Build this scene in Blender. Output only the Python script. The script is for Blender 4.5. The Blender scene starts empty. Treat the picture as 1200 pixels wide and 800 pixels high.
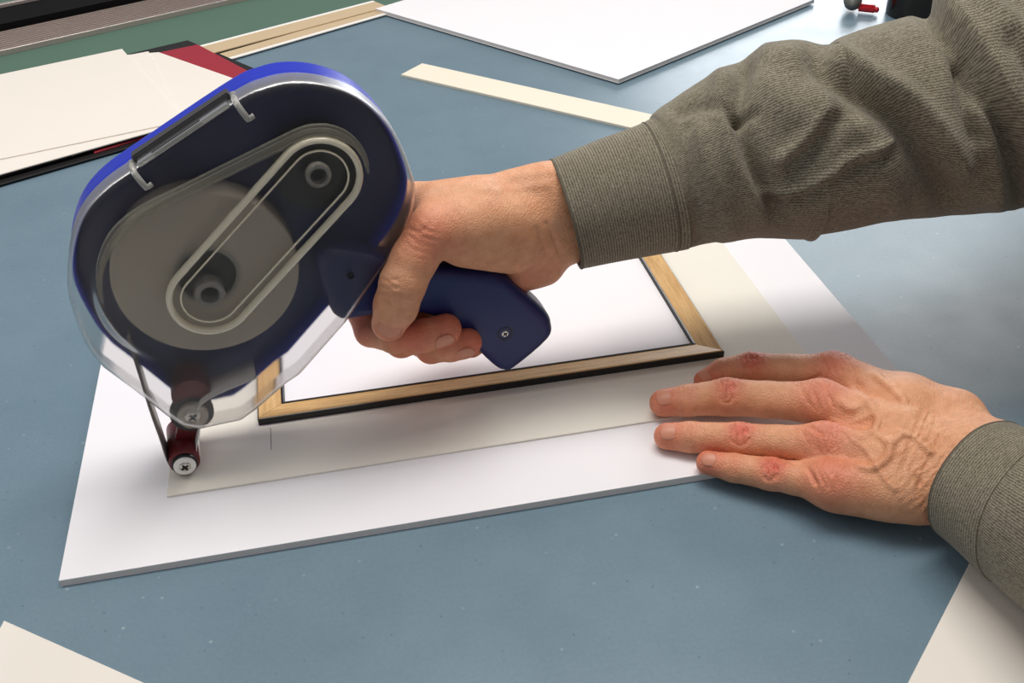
import bpy, bmesh, math, random
import numpy as np
from mathutils import Vector, Matrix
from math import sin, cos, radians, pi

random.seed(4); rng = np.random.default_rng(4)
SC = bpy.context.scene
COL = SC.collection

# ------------------------------------------------------------------ camera
# table top is z = 0, x runs along the front of the boards, y away from the viewer
FPX = 1192.0
CAMH = 0.44
R = np.array([[0.97815387, 0.13629755, -0.15696492],
              [-0.20699499, 0.56890236, -0.79592913],
              [-0.01918548, 0.81103211, 0.58468696]])
cam_d = bpy.data.cameras.new('camera'); cam = bpy.data.objects.new('camera', cam_d); COL.objects.link(cam)
cam_d.sensor_width = 36; cam_d.lens = 36 * FPX / 1200; cam_d.clip_start = 0.01
M4 = Matrix.Identity(4)
for i in range(3):
    for j in range(3): M4[i][j] = R[i, j]
M4.translation = (0, 0, CAMH)
cam.matrix_world = M4
SC.camera = cam

# ------------------------------------------------------------------ light and exposure
SC.view_settings.view_transform = 'Standard'; SC.view_settings.look = 'None'
SC.view_settings.gamma = 1; SC.view_settings.use_curve_mapping = False
SC.view_settings.exposure = 0.07
W = bpy.data.worlds.new('room_light'); SC.world = W; W.use_nodes = True
W.node_tree.nodes['Background'].inputs[0].default_value = (0.93, 0.95, 1.0, 1)
W.node_tree.nodes['Background'].inputs[1].default_value = 0.27

def panel(name, loc, sx, sy, power, col=(1, 0.97, 0.92)):
    l = bpy.data.lights.new(name, 'AREA'); l.shape = 'RECTANGLE'; l.size = sx; l.size_y = sy
    l.energy = power; l.color = col
    o = bpy.data.objects.new(name, l); o.location = loc; COL.objects.link(o); return o
panel('ceiling_light', (0.15, 0.82, 1.75), 1.4, 0.6, 24)
panel('ceiling_light', (2.1, 2.9, 1.75), 1.4, 0.9, 26)
panel('ceiling_light', (-1.7, 1.0, 1.75), 1.3, 0.6, 9)  # added fill lamp for the cream boards at the back left
# daylight window in the far wall
win = panel('window_light', (3.5, 6.0, 1.55), 2.8, 1.7, 110, (0.93, 0.96, 1.0)); win.rotation_euler = (radians(-90), 0, 0)

# ------------------------------------------------------------------ pixel helpers (a pixel gives a direction only)
O = np.array([0, 0, CAMH])
def ray(p): return R @ np.array([p[0] - 600.0, 400.0 - p[1], -FPX])
def at_z(p, z=0.0):
    d = ray(p); return O + d * ((z - CAMH) / d[2])
def at_depth(p, D): return O + ray(p) * (D / FPX)
def depth_of(P): return -(R.T @ (np.asarray(P) - O))[2]
def project(P):
    q = (np.asarray(P) - O) @ R
    return np.stack([600 - FPX * q[..., 0] / q[..., 2], 400 + FPX * q[..., 1] / q[..., 2]], -1)
# frame of the tape gun: u to the right along its side, z up, d = depth behind its front face
YAW = radians(6)
G0 = at_z((220, 558), 0.0065); G0[1] += 0.001; G0[2] = 0
GN = np.array([sin(YAW), -cos(YAW), 0]); GX = np.array([cos(YAW), sin(YAW), 0])
def gw(u, v, d): return G0 + GX * u * .001 + np.array([0, 0, v * .001]) - GN * d * .001     # mm -> world
def gp(px, py, d):                                                                           # pixel at gun depth d -> world
    r_ = ray((px, py)); t = (G0 - GN * d * .001 - O).dot(GN) / r_.dot(GN); return O + r_ * t
def guv(px, py, d):
    P = gp(px, py, d) - G0; return P.dot(GX) * 1000, P[2] * 1000

# ------------------------------------------------------------------ materials
def sr(r, g, b):
    f = lambda c: (c / 255 / 12.92) if c / 255 <= .04045 else ((c / 255 + .055) / 1.055) ** 2.4
    return (f(r), f(g), f(b), 1)
MATS = {}
class NT:
    def __init__(s, name):
        s.m = bpy.data.materials.new(name); s.m.use_nodes = True; s.t = s.m.node_tree
        s.b = s.t.nodes['Principled BSDF']; s.out = s.t.nodes['Material Output']; MATS[name] = s.m
    def n(s, typ, **kw):
        x = s.t.nodes.new(typ)
        for k, v in kw.items():
            if k.startswith('i_'): x.inputs[k[2:].replace('_', ' ')].default_value = v
            else: setattr(x, k, v)
        return x
    def l(s, a, b): s.t.links.new(a, b)
    def coord(s, which='Object', scale=(1, 1, 1), rot=(0, 0, 0)):
        tc = s.n('ShaderNodeTexCoord'); mp = s.n('ShaderNodeMapping'); s.l(tc.outputs[which], mp.inputs[0])
        mp.inputs['Scale'].default_value = scale; mp.inputs['Rotation'].default_value = rot; return mp.outputs[0]
    def noise(s, vec, scale, detail=4, rough=.6):
        x = s.n('ShaderNodeTexNoise'); x.inputs['Scale'].default_value = scale; x.inputs['Detail'].default_value = detail
        x.inputs['Roughness'].default_value = rough; s.l(vec, x.inputs['Vector']); return x.outputs[0]
    def ramp(s, fac, stops):
        x = s.n('ShaderNodeValToRGB'); e = x.color_ramp.elements
        while len(e) < len(stops): e.new(.5)
        for q, (p, c) in zip(e, stops): q.position = p; q.color = c if len(c) == 4 else (*c, 1)
        s.l(fac, x.inputs[0]); return x.outputs[0]
    def mix(s, fac, a, b, blend='MIX'):
        x = s.n('ShaderNodeMix', data_type='RGBA', blend_type=blend)
        for v, i in ((fac, 0), (a, 6), (b, 7)):
            if hasattr(v, 'links') or hasattr(v, 'is_output'): s.l(v, x.inputs[i])
            else: x.inputs[i].default_value = v
        return x.outputs[2]
    def bump(s, h, strength, dist=.001):
        x = s.n('ShaderNodeBump'); x.inputs['Strength'].default_value = strength; x.inputs['Distance'].default_value = dist
        s.l(h, x.inputs['Height']); s.l(x.outputs[0], s.b.inputs['Normal']); return x
    def set(s, base=None, rough=None, metal=None, spec=None):
        for k, v in (('Base Color', base), ('Roughness', rough), ('Metallic', metal), ('Specular IOR Level', spec)):
            if v is None: continue
            if hasattr(v, 'is_output'): s.l(v, s.b.inputs[k])
            else: s.b.inputs[k].default_value = v
        return s.m

def simple(name, rgb, rough=.5, var=.06, scale=60, spec=.5, metal=0, bump=0, bscale=900):
    t = NT(name); v = t.coord()
    c = sr(*rgb); d = tuple(x * (1 - var) for x in c[:3]) + (1,)
    nz = t.noise(v, scale, 3)
    t.set(t.mix(nz, d, c), rough, metal, spec)
    if bump: t.bump(t.noise(v, bscale, 2), bump, .0005)
    return t.m

def m_table():
    t = NT('blue_laminate'); v = t.coord()
    base = t.ramp(t.noise(v, 9, 6, .65), [(.3, sr(106, 129, 143)), (.7, sr(116, 139, 152))])
    fine = t.ramp(t.noise(v, 420, 3, .7), [(.35, (.94, .94, .945)), (.65, (1.03, 1.03, 1.03))])
    c = t.mix(1.0, base, fine, 'MULTIPLY')
    sp = t.n('ShaderNodeTexVoronoi'); sp.inputs['Scale'].default_value = 85; t.l(v, sp.inputs['Vector'])
    s1 = t.ramp(sp.outputs['Distance'], [(.0, (1, 1, 1)), (.11, (0, 0, 0))])
    big = t.ramp(t.noise(v, 31, 2), [(.50, (0, 0, 0)), (.57, (.7, .7, .7))])
    k = t.mix(1.0, s1, big, 'MULTIPLY')
    c = t.mix(k, c, sr(180, 192, 198))
    sp2 = t.n('ShaderNodeTexVoronoi'); sp2.inputs['Scale'].default_value = 120; t.l(t.coord('Object', (1, 1, 1), (.3, .2, 1)), sp2.inputs['Vector'])
    k2 = t.mix(1.0, t.ramp(sp2.outputs['Distance'], [(.0, (1, 1, 1)), (.12, (0, 0, 0))]), t.ramp(t.noise(v, 44, 2), [(.48, (0, 0, 0)), (.55, (.75, .75, .75))]), 'MULTIPLY')
    c = t.mix(k2, c, sr(62, 84, 98))
    rg = t.n('ShaderNodeMapRange'); t.l(t.noise(v, 22, 6, .7), rg.inputs[0]); rg.inputs[3].default_value = .24; rg.inputs[4].default_value = .40
    t.set(c, rg.outputs[0], 0, .5); t.bump(t.noise(v, 420, 4), .12, .0004)
m_table()
simple('white_foam', (242, 239, 242), .8, .02, 14, .2)
simple('foam_core', (238, 230, 224), .8, .12, 300)
simple('cream_board', (240, 232, 222), .6, .03, 16, .3)
simple('warm_board', (237, 231, 219), .65, .04, 20, .3, 0, .08, 700)
simple('ivory_board', (240, 231, 212), .65, .03, 16, .3)
simple('tan_board', (206, 182, 148), .65, .06, 30, .3)
simple('red_board', (160, 44, 58), .6, .08, 20, .3)
simple('black_board', (28, 25, 25), .5, .2, 50, .4)
simple('green_board', (86, 116, 100), .55, .10, 18, .4)
simple('rail_metal', (150, 134, 126), .45, .12, 90, .5, .35)
simple('black_metal', (12, 11, 13), .75, .2, 30, .15)
simple('pale_metal', (196, 182, 176), .35, .05, 30, .5, .5)
simple('black_lacquer', (22, 20, 20), .32, .2, 60)
simple('blue_plastic', (14, 44, 186), .36, .05, 20, .5)
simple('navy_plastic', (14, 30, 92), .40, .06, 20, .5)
simple('black_plastic', (14, 15, 20), .35, .2, 40)
simple('grey_plastic', (64, 62, 64), .5, .1, 40)
simple('hub_plastic', (150, 146, 138), .35, .05, 40)
simple('maroon_rubber', (112, 26, 30), .42, .15, 60)
simple('tape_liner', (142, 132, 128), .35, .05, 40)
simple('tape_side', (186, 176, 160), .5, .05, 60)
simple('nickel', (214, 208, 200), .25, .05, 60, .5, .9)
simple('dark_slot', (20, 18, 18), .6, .1)
simple('white_core', (246, 242, 236), .6, .02)
simple('olive_plastic', (104, 104, 98), .4, .1, 60)
simple('red_plastic', (196, 26, 40), .35, .1, 60)
simple('canister_steel', (70, 64, 60), .22, .25, 30, .5, .8)
simple('wood_leg', (92, 82, 74), .6, .2, 20)
simple('trouser_cloth', (52, 56, 66), .9, .2, 80)
simple('hair', (96, 84, 74), .7, .3, 200)
simple('floor_vinyl', (132, 128, 122), .6, .15, 6)

def m_wood():
    t = NT('light_wood'); v = t.coord('UV', (26, 420, 1))
    n1 = t.noise(v, 1.0, 5, .65)
    c = t.ramp(n1, [(.25, sr(178, 134, 82)), (.5, sr(212, 170, 114)), (.75, sr(228, 192, 138))])
    pore = t.ramp(t.noise(t.coord('UV', (130, 1500, 1)), 1.0, 2), [(.30, (.72, .66, .6)), (.42, (1, 1, 1))])
    t.set(t.mix(1.0, c, pore, 'MULTIPLY'), .42, 0, .4); t.bump(n1, .08, .0004)
m_wood()

def m_clear(name, tint, fac_haze, haze_col, rough=.12, spec=1.0, frost=0.0):
    t = NT(name); N = t.t.nodes; N.remove(t.b)
    tr = t.n('ShaderNodeBsdfTransparent'); tr.inputs[0].default_value = tint
    rf = t.n('ShaderNodeBsdfRefraction'); rf.inputs[0].default_value = tint; rf.inputs['IOR'].default_value = 1.06; rf.inputs['Roughness'].default_value = .38
    m0 = t.n('ShaderNodeMixShader'); m0.inputs[0].default_value = frost; t.l(tr.outputs[0], m0.inputs[1]); t.l(rf.outputs[0], m0.inputs[2])
    gl = t.n('ShaderNodeBsdfGlossy'); gl.inputs[0].default_value = (1, 1, 1, 1); gl.inputs['Roughness'].default_value = rough
    df = t.n('ShaderNodeBsdfDiffuse'); df.inputs[0].default_value = haze_col
    m1 = t.n('ShaderNodeMixShader'); m1.inputs[0].default_value = fac_haze; t.l(m0.outputs[0], m1.inputs[1]); t.l(df.outputs[0], m1.inputs[2])
    fr = t.n('ShaderNodeFresnel'); fr.inputs[0].default_value = 1.45
    mul = t.n('ShaderNodeMath', operation='MULTIPLY'); t.l(fr.outputs[0], mul.inputs[0]); mul.inputs[1].default_value = spec
    m2 = t.n('ShaderNodeMixShader'); t.l(mul.outputs[0], m2.inputs[0]); t.l(m1.outputs[0], m2.inputs[1]); t.l(gl.outputs[0], m2.inputs[2])
    t.l(m2.outputs[0], t.out.inputs[0])
m_clear('clear_plastic', (.80, .79, .78, 1), .035, sr(205, 198, 184), .34, .5, .68)
m_clear('highlight_plastic', (.9, .9, .88, 1), .10, sr(236, 228, 206), .3, .5)  # pale haze of the highlight bands laid on the cover
m_clear('clip_plastic', (.8, .8, .8, 1), .55, sr(200, 198, 190), .2)
m_clear('rim_plastic', (.85, .82, .74, 1), .72, sr(250, 240, 212), .15, 2.0)

def m_skin():
    t = NT('skin'); v = t.coord()
    at = t.n('ShaderNodeAttribute', attribute_name='red')
    base = t.ramp(t.noise(v, 55, 5, .6), [(.3, sr(216, 152, 112)), (.55, sr(228, 168, 128)), (.75, sr(232, 176, 140))])
    red = t.mix(.5, sr(220, 98, 82), sr(210, 108, 88))
    c = t.mix(at.outputs['Fac'], base, red)
    bl = t.ramp(t.noise(v, 210, 3, .6), [(.35, (.93, .90, .88)), (.6, (1.03, 1.02, 1.02))])
    c = t.mix(1.0, c, bl, 'MULTIPLY')
    vo = t.n('ShaderNodeTexVoronoi', feature='DISTANCE_TO_EDGE'); vo.inputs['Scale'].default_value = 620; t.l(t.coord('Object', (1, .6, 1)), vo.inputs['Vector'])
    w = t.n('ShaderNodeMath', operation='ADD'); t.l(t.ramp(vo.outputs[0], [(0, (0, 0, 0)), (.25, (1, 1, 1))]), w.inputs[0]); t.l(t.noise(v, 330, 4), w.inputs[1])
    t.set(c, .48, 0, .4); t.bump(w.outputs[0], .42, .0005)
    t.b.inputs['Subsurface Weight'].default_value = .12; t.b.inputs['Subsurface Radius'].default_value = (1, .35, .2); t.b.inputs['Subsurface Scale'].default_value = .004
m_skin()
simple('nail', (216, 144, 116), .45, .08, 120)

def m_cloth(name, along, k=1.0):
    t = NT(name)
    uv = t.coord('UV')                     # u metres along the sleeve, v metres around it
    dist = t.noise(t.coord('UV', (300, 300, 1)), 1.0, 3)
    wv = t.n('ShaderNodeTexWave', wave_type='BANDS', bands_direction='Y' if along else 'X', wave_profile='SIN')
    wv.inputs['Scale'].default_value = 190; wv.inputs['Distortion'].default_value = 5.0; wv.inputs['Detail'].default_value = 2; wv.inputs['Detail Scale'].default_value = 4.0
    t.l(uv, wv.inputs['Vector'])
    fl = t.noise(t.coord('UV', (900, 2200, 1) if along else (2200, 900, 1)), 1.0, 2, .7)
    a = t.mix(.5, wv.outputs[0], fl)
    c = t.ramp(a, [(.22, sr(90 * k, 82 * k, 70 * k)), (.5, sr(127 * k, 119 * k, 102 * k)), (.8, sr(160 * k, 152 * k, 133 * k))])
    big = t.ramp(t.noise(t.coord('Object'), 26, 3), [(.3, (.9, .9, .9)), (.7, (1.06, 1.06, 1.05))])
    t.set(t.mix(1.0, c, big, 'MULTIPLY'), .92, 0, .15); t.bump(a, .35, .0006)
    t.b.inputs['Sheen Weight'].default_value = .15
m_cloth('shirt_cloth', True); m_cloth('cuff_cloth', False)
simple('seam_thread', (104, 97, 83), .9, .2, 200)

# ------------------------------------------------------------------ object helpers
def link(name, me, mat=None, parent=None, smooth=False):
    o = bpy.data.objects.new(name, me); COL.objects.link(o)
    if mat: me.materials.append(MATS[mat])
    if smooth: me.polygons.foreach_set('use_smooth', [True] * len(me.polygons))
    if parent: o.parent = parent
    return o
def tag(o, label, cat, group=None, kind=None):
    o['label'] = label; o['category'] = cat
    if group: o['group'] = group
    if kind: o['kind'] = kind
    return o
def empty(name, loc, rz=0):
    o = bpy.data.objects.new(name, None); o.empty_display_size = .02; COL.objects.link(o)
    o.location = loc; o.rotation_euler.z = rz; return o
def from_bm(name, bm, mat, parent=None, smooth=False):
    me = bpy.data.meshes.new(name); bm.normal_update(); bm.to_mesh(me); bm.free(); return link(name, me, mat, parent, smooth)
def pydata(name, v, f, mat, parent=None, smooth=False):
    me = bpy.data.meshes.new(name); me.from_pydata([tuple(x) for x in v], [], f); me.update()
    return link(name, me, mat, parent, smooth)
def local(o, parent=None):      # child meshes are built in world metres; keep them there under their parent
    if parent: o.parent = parent
    p = o.parent
    o.matrix_parent_inverse = Matrix.Identity(4) if p.parent else p.matrix_basis.inverted()
    return o

def prism(pts, z0, z1, bev=.0003, bm=None):
    bm = bm or bmesh.new()
    lo = [bm.verts.new((p[0], p[1], z0)) for p in pts]; hi = [bm.verts.new((p[0], p[1], z1)) for p in pts]
    n = len(pts); bm.faces.new(lo[::-1]); bm.faces.new(hi)
    for i in range(n): bm.faces.new((lo[i], lo[(i + 1) % n], hi[(i + 1) % n], hi[i]))
    if bev: bmesh.ops.bevel(bm, geom=list(bm.edges), offset=bev, segments=1, affect='EDGES')
    return bm
def box(bm, c, s, rot=None):
    g = bmesh.ops.create_cube(bm, size=1)['verts']
    m = Matrix.Translation(c) @ (rot.to_4x4() if rot else Matrix.Identity(4)) @ Matrix.Diagonal((*s, 1))
    bmesh.ops.transform(bm, matrix=m, verts=g); return g
def frame_z(ax):
    ax = Vector(ax).normalized(); return ax.to_track_quat('Z', 'Y').to_matrix()
def lathe(prof, c, ax, seg=40, bm=None):
    """prof: (radius, height along ax) list"""
    bm = bm or bmesh.new(); m = frame_z(ax); c = Vector(c); rings = []
    for r, h in prof:
        if r < 1e-7: rings.append([bm.verts.new(c + m @ Vector((0, 0, h)))])
        else: rings.append([bm.verts.new(c + m @ Vector((r * cos(2 * pi * i / seg), r * sin(2 * pi * i / seg), h))) for i in range(seg)])
    for a, b in zip(rings, rings[1:]):
        for i in range(seg):
            j = (i + 1) % seg
            if len(a) == 1 and len(b) == 1: continue
            if len(a) == 1: bm.faces.new((a[0], b[j], b[i]))
            elif len(b) == 1: bm.faces.new((a[i], a[j], b[0]))
            else: bm.faces.new((a[i], a[j], b[j], b[i]))
    bmesh.ops.recalc_face_normals(bm, faces=bm.faces); return bm
def sweep(path, sec, closed=False, up=(0, 0, 1), bm=None, taper=0):
    """sweep the 2D section sec along path (world points)"""
    bm = bm or bmesh.new(); path = [Vector(p) for p in path]; n = len(path); rings = []; up = Vector(up)
    for i, p in enumerate(path):
        a = path[(i - 1) % n] if (closed or i > 0) else p; b = path[(i + 1) % n] if (closed or i < n - 1) else p
        t = (b - a).normalized(); s = t.cross(up).normalized(); w = s.cross(t)
        g = min(1, .06 + min(i, n - 1 - i) / taper) if taper else 1
        rings.append([bm.verts.new(p + s * x * g + w * y * g) for x, y in sec])
    k = len(sec)
    for i in range(n if closed else n - 1):
        a, b = rings[i], rings[(i + 1) % n]
        for j in range(k): bm.faces.new((a[j], a[(j + 1) % k], b[(j + 1) % k], b[j]))
    if not closed: bm.faces.new(rings[0][::-1]); bm.faces.new(rings[-1])
    bmesh.ops.recalc_face_normals(bm, faces=bm.faces); return bm
def circ(r, n=8, e=1.0): return [(r * cos(2 * pi * i / n), r * e * sin(2 * pi * i / n)) for i in range(n)]

# ---- signed distance fields meshed with surface nets (organic and moulded shapes)
def smin(a, b, k):
    if k <= 0: return np.minimum(a, b)
    h = np.clip(.5 + .5 * (b - a) / k, 0, 1); return b + (a - b) * h - k * h * (1 - h)
class Vol:
    def __init__(s, lo, hi, h):
        s.lo = np.array(lo, np.float32); s.h = h
        n = np.ceil((np.array(hi) - np.array(lo)) / h).astype(int) + 1
        s.ax = [s.lo[i] + h * np.arange(n[i], dtype=np.float32) for i in range(3)]; s.n = tuple(n)
    def new(s): return np.full(s.n, 40.0, np.float32)
    def sl(s, lo, hi):
        r = []
        for i in range(3):
            a = int(np.clip(np.floor((lo[i] - s.lo[i]) / s.h), 0, s.n[i])); b = int(np.clip(np.ceil((hi[i] - s.lo[i]) / s.h) + 1, 0, s.n[i]))
            r.append(slice(a, b))
        return tuple(r)
    def grid(s, sl): return s.ax[0][sl[0]][:, None, None], s.ax[1][sl[1]][None, :, None], s.ax[2][sl[2]][None, None, :]
    def cone(s, F, a, b, ra, rb, k=0, mar=16, sub=False):
        a = np.asarray(a, np.float32); b = np.asarray(b, np.float32); m = max(ra, rb) + mar
        sl = s.sl(np.minimum(a, b) - m, np.maximum(a, b) + m); X, Y, Z = s.grid(sl)
        if 0 in F[sl].shape: return
        ba = b - a; L = max(float(ba @ ba), 1e-6)
        h = np.clip(((X - a[0]) * ba[0] + (Y - a[1]) * ba[1] + (Z - a[2]) * ba[2]) / L, 0, 1)
        d = np.sqrt((X - a[0] - ba[0] * h) ** 2 + (Y - a[1] - ba[1] * h) ** 2 + (Z - a[2] - ba[2] * h) ** 2) - (ra + (rb - ra) * h)
        F[sl] = -smin(-F[sl], d, k) if sub else smin(F[sl], d, k)
    def ell(s, F, c, rad, M=None, k=0, mar=16):
        c = np.asarray(c, np.float32); rad = np.asarray(rad, np.float32); m = rad.max() + mar
        sl = s.sl(c - m, c + m); X, Y, Z = s.grid(sl)
        if 0 in F[sl].shape: return
        M = np.eye(3) if M is None else np.asarray(M)
        q = [((X - c[0]) * M[i][0] + (Y - c[1]) * M[i][1] + (Z - c[2]) * M[i][2]) for i in range(3)]
        k0 = np.sqrt(sum((q[i] / rad[i]) ** 2 for i in range(3))); k1 = np.sqrt(sum((q[i] / rad[i] ** 2) ** 2 for i in range(3)))
        d = k0 * (k0 - 1) / np.maximum(k1, 1e-6)
        F[sl] = smin(F[sl], d, k)
    def net(s, F):
        S = F < 0; c = lambda i, j, k: S[i:S.shape[0] - 1 + i, j:S.shape[1] - 1 + j, k:S.shape[2] - 1 + k]
        cnt = sum(c(i, j, k).astype(np.int8) for i in (0, 1) for j in (0, 1) for k in (0, 1))
        I = np.argwhere((cnt > 0) & (cnt < 8)); idx = np.full(cnt.shape, -1, np.int64); idx[tuple(I.T)] = np.arange(len(I))
        cs = [(i, j, k) for i in (0, 1) for j in (0, 1) for k in (0, 1)]
        V = {q: F[I[:, 0] + q[0], I[:, 1] + q[1], I[:, 2] + q[2]] for q in cs}
        acc = np.zeros((len(I), 3)); num = np.zeros(len(I))
        for a in cs:
            for ax in range(3):
                if a[ax]: continue
                b = list(a); b[ax] = 1; b = tuple(b); fa, fb = V[a], V[b]; m = (fa < 0) != (fb < 0)
                t = np.where(m, fa / np.where(m, fa - fb, 1), 0)
                p = np.repeat(np.array([a], float), len(I), 0); p[:, ax] = t
                acc[m] += p[m]; num[m] += 1
        P = (I + acc / num[:, None]) * s.h + s.lo
        faces = []
        for ax in range(3):
            o1, o2 = [(1, 2), (2, 0), (0, 1)][ax]
            a = S.take(range(S.shape[ax] - 1), ax); b = S.take(range(1, S.shape[ax]), ax)
            E = np.argwhere(a != b); E = E[(E[:, o1] > 0) & (E[:, o2] > 0) & (E[:, o1] < S.shape[o1] - 1) & (E[:, o2] < S.shape[o2] - 1)]
            fl = a[tuple(E.T)]
            def ci(d1, d2):
                q = E.copy(); q[:, o1] += d1; q[:, o2] += d2; return idx[tuple(q.T)]
            Q = np.stack([ci(-1, -1), ci(0, -1), ci(0, 0), ci(-1, 0)], 1)
            Q[~fl] = Q[~fl][:, ::-1]; faces.append(Q)
        return P, np.concatenate(faces)
def relax(P, Fc, it=2, lam=.5):
    e = np.concatenate([Fc[:, [0, 1]], Fc[:, [1, 2]], Fc[:, [2, 3]], Fc[:, [3, 0]]]); n = len(P)
    for _ in range(it):
        acc = np.zeros_like(P); c = np.zeros(n)
        np.add.at(acc, e[:, 0], P[e[:, 1]]); np.add.at(acc, e[:, 1], P[e[:, 0]])
        np.add.at(c, e[:, 0], 1); np.add.at(c, e[:, 1], 1)
        P = P + lam * (acc / np.maximum(c, 1)[:, None] - P)
    return P
def normals(P, Fc):
    n = np.cross(P[Fc[:, 2]] - P[Fc[:, 0]], P[Fc[:, 3]] - P[Fc[:, 1]]); N = np.zeros_like(P)
    for k in range(4): np.add.at(N, Fc[:, k], n)
    return N / np.maximum(np.linalg.norm(N, axis=1), 1e-9)[:, None]
def poly_sd(pts, X, Y):
    pts = np.asarray(pts, float); d = np.full(X.shape, 1e9); ins = np.zeros(X.shape, bool)
    for a, b in zip(pts, np.roll(pts, -1, 0)):
        e = b - a; h = np.clip(((X - a[0]) * e[0] + (Y - a[1]) * e[1]) / max(e @ e, 1e-9), 0, 1)
        d = np.minimum(d, (X - a[0] - e[0] * h) ** 2 + (Y - a[1] - e[1] * h) ** 2)
        c = (a[1] > Y) != (b[1] > Y)
        if abs(e[1]) > 1e-9: ins ^= c & (X < e[0] * (Y - a[1]) / e[1] + a[0])
    return np.where(ins, -1, 1) * np.sqrt(d)
def catmull(pts, n=6, closed=True):
    P = np.asarray(pts, float); N = len(P); out = []
    for i in range(N if closed else N - 1):
        p0, p1, p2, p3 = (P[(i + k) % N] if closed else P[min(max(i + k, 0), N - 1)] for k in (-1, 0, 1, 2))
        for t in np.linspace(0, 1, n, endpoint=False):
            out.append(.5 * (2 * p1 + (p2 - p0) * t + (2 * p0 - 5 * p1 + 4 * p2 - p3) * t * t + (3 * p1 - p0 - 3 * p2 + p3) * t ** 3))
    if not closed: out.append(P[-1])
    return np.array(out)

# ================================================================== SETTING
fl = from_bm('floor', prism([(-3, -2.5), (4, -2.5), (4, 4), (-3, 4)], -.77, -.75, 0), 'floor_vinyl'); fl['kind'] = 'structure'

# ------------------------------------------------------------------ work table
tb = tag(empty('work_table', (0, .9, -.75)), 'wide work table with a speckled blue-grey laminate top under everything', 'table')
TX0, TX1, TY0, TY1 = -1.25, 1.15, .03, 2.3
local(from_bm('table_top', prism([(TX0, TY0), (.60, TY0), (.60, .80), (TX1, .80), (TX1, TY1), (TX0, TY1)], -.03, 0, .002), 'blue_laminate', tb))
for x, y in ((TX0 + .08, TY0 + .08), (.52, TY0 + .08), (TX0 + .08, TY1 - .08), (TX1 - .08, TY1 - .08), (TX1 - .08, .9)):
    bm = bmesh.new(); box(bm, (x, y, -.39), (.07, .07, .72)); local(from_bm('leg', bm, 'wood_leg', tb))

# ------------------------------------------------------------------ flat boards and papers
def sheet(name, pts, z0, z1, mat, label, cat, group=None, core=None):
    c = np.mean(np.array(pts), 0)
    e = tag(empty(name, (c[0], c[1], z0)), label, cat, group) if core else None
    if not core:
        o = from_bm(name, prism([(p[0] - c[0], p[1] - c[1]) for p in pts], 0, z1 - z0, min(.0003, (z1 - z0) * .25)), mat)
        o.location = (c[0], c[1], z0); tag(o, label, cat, group); return o
    t = .0004                                     # foam core board: paper faces with the foam between
    loc = [(p[0] - c[0], p[1] - c[1]) for p in pts]
    from_bm('paper_face', prism(loc, z1 - z0 - t, z1 - z0, .0001), mat, e)
    from_bm('foam_core', prism([(x * .9985, y * .9985) for x, y in loc], t, z1 - z0 - t, 0), core, e)
    from_bm('paper_face', prism(loc, 0, t, .0001), mat, e)
    return e
def rect(corner, ang, w, h):
    """corner, then along ang by w, then left of it by h"""
    a = radians(ang); d = np.array([cos(a), sin(a)]); n = np.array([-sin(a), cos(a)]); c = np.array(corner[:2])
    return [c, c + d * w, c + d * w + n * h, c + n * h]

sheet('foam_board', [(-.1765, .428), (.371, .428), (.371, .815), (-.1765, .815)], 0, .005, 'white_foam',
      'white foam board under the wooden frame and the resting hand', 'foam board', None, 'foam_core')
sheet('backing_board', [(-.121, .482), (.317, .482), (.317, .775), (-.121, .775)], .005, .0065, 'warm_board',
      'thin off-white backing board between the foam board and the frame', 'backing board')
sheet('foam_board', [at_z((440, 10), .0067)[:2], at_z((725, 93), .0067)[:2], at_z((955, -1), .0067)[:2], (.44, 1.60)], .0017, .0067, 'white_foam',
      'large white foam board lying behind the tape gun at the back of the table', 'foam board', None, 'foam_core')
sp = rect(at_z((470, 87), .003), -44.4, .42, .041)
sheet('mat_strip', sp, 0, .003, 'ivory_board', 'narrow ivory mat board strip running under the sleeve of the raised arm', 'mat strip')
sheet('paper_board', [(-.2045, .4005), (-.46, .20), (-.13, .06), (.06, .213), (-.203, .409)][::1], 0, .0015, 'cream_board',
      'white board whose corner shows at the lower left edge of the picture', 'board')
brc = at_z((1140, 652), .0015)
sheet('paper_board', [brc[:2], (brc[0] - .26, brc[1] - .225), (brc[0] - .05, brc[1] - .47 + .17), (brc[0] + .25, brc[1] - .22)], 0, .0015, 'cream_board',
      'white board under the lower sleeve at the lower right corner', 'board')

# stack of coloured mat boards at the back left
ST = .0017
def pile(tr, br, bl, tl, z0, z1, mat, label, ext=1.6):
    z = lambda p: at_z(p, z1)[:2] if len(p) == 2 and abs(p[0]) + abs(p[1]) > 3 or p == (0, 0) else np.array(p)
    tr, br, bl, tl = map(z, (tr, br, bl, tl)); bl = br + (bl - br) * ext; tl = tr + (tl - tr) * ext
    sheet('mat_board', [tr, tl, bl, br], z0, z1, mat, label, 'mat board', 'mat boards in the pile beyond the tape gun')
pile((220, 47), (.001, 1.109), (0, 216), (0, 98), ST, .0032, 'black_board', 'black mat board at the bottom of the pile behind the tape gun')
pile((232, 52), (-.029, 1.12), (110, 179), (100, 79), .0032, .0048, 'red_board', 'crimson mat board peeking out of the pile behind the tape gun', 1.0)
pile((172, 60), (200, 149), (0, 207), (0, 96), .0048, .0062, 'black_board', 'black sheet standing for the shadow gap and black notch above the crimson board')  # added dark sheet, stands in for the shaded gap under the cream boards
pile((186, 61), (-.05, 1.122), (216, 138), (150, 64), .0062, .0076, 'cream_board', 'cream board reaching farthest right on top of the crimson board', 2.2)
pile((174, 60), (214, 144), (0, 204), (0, 92), .0076, .009, 'cream_board', 'cream board lying second from the top of the pile')
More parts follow.
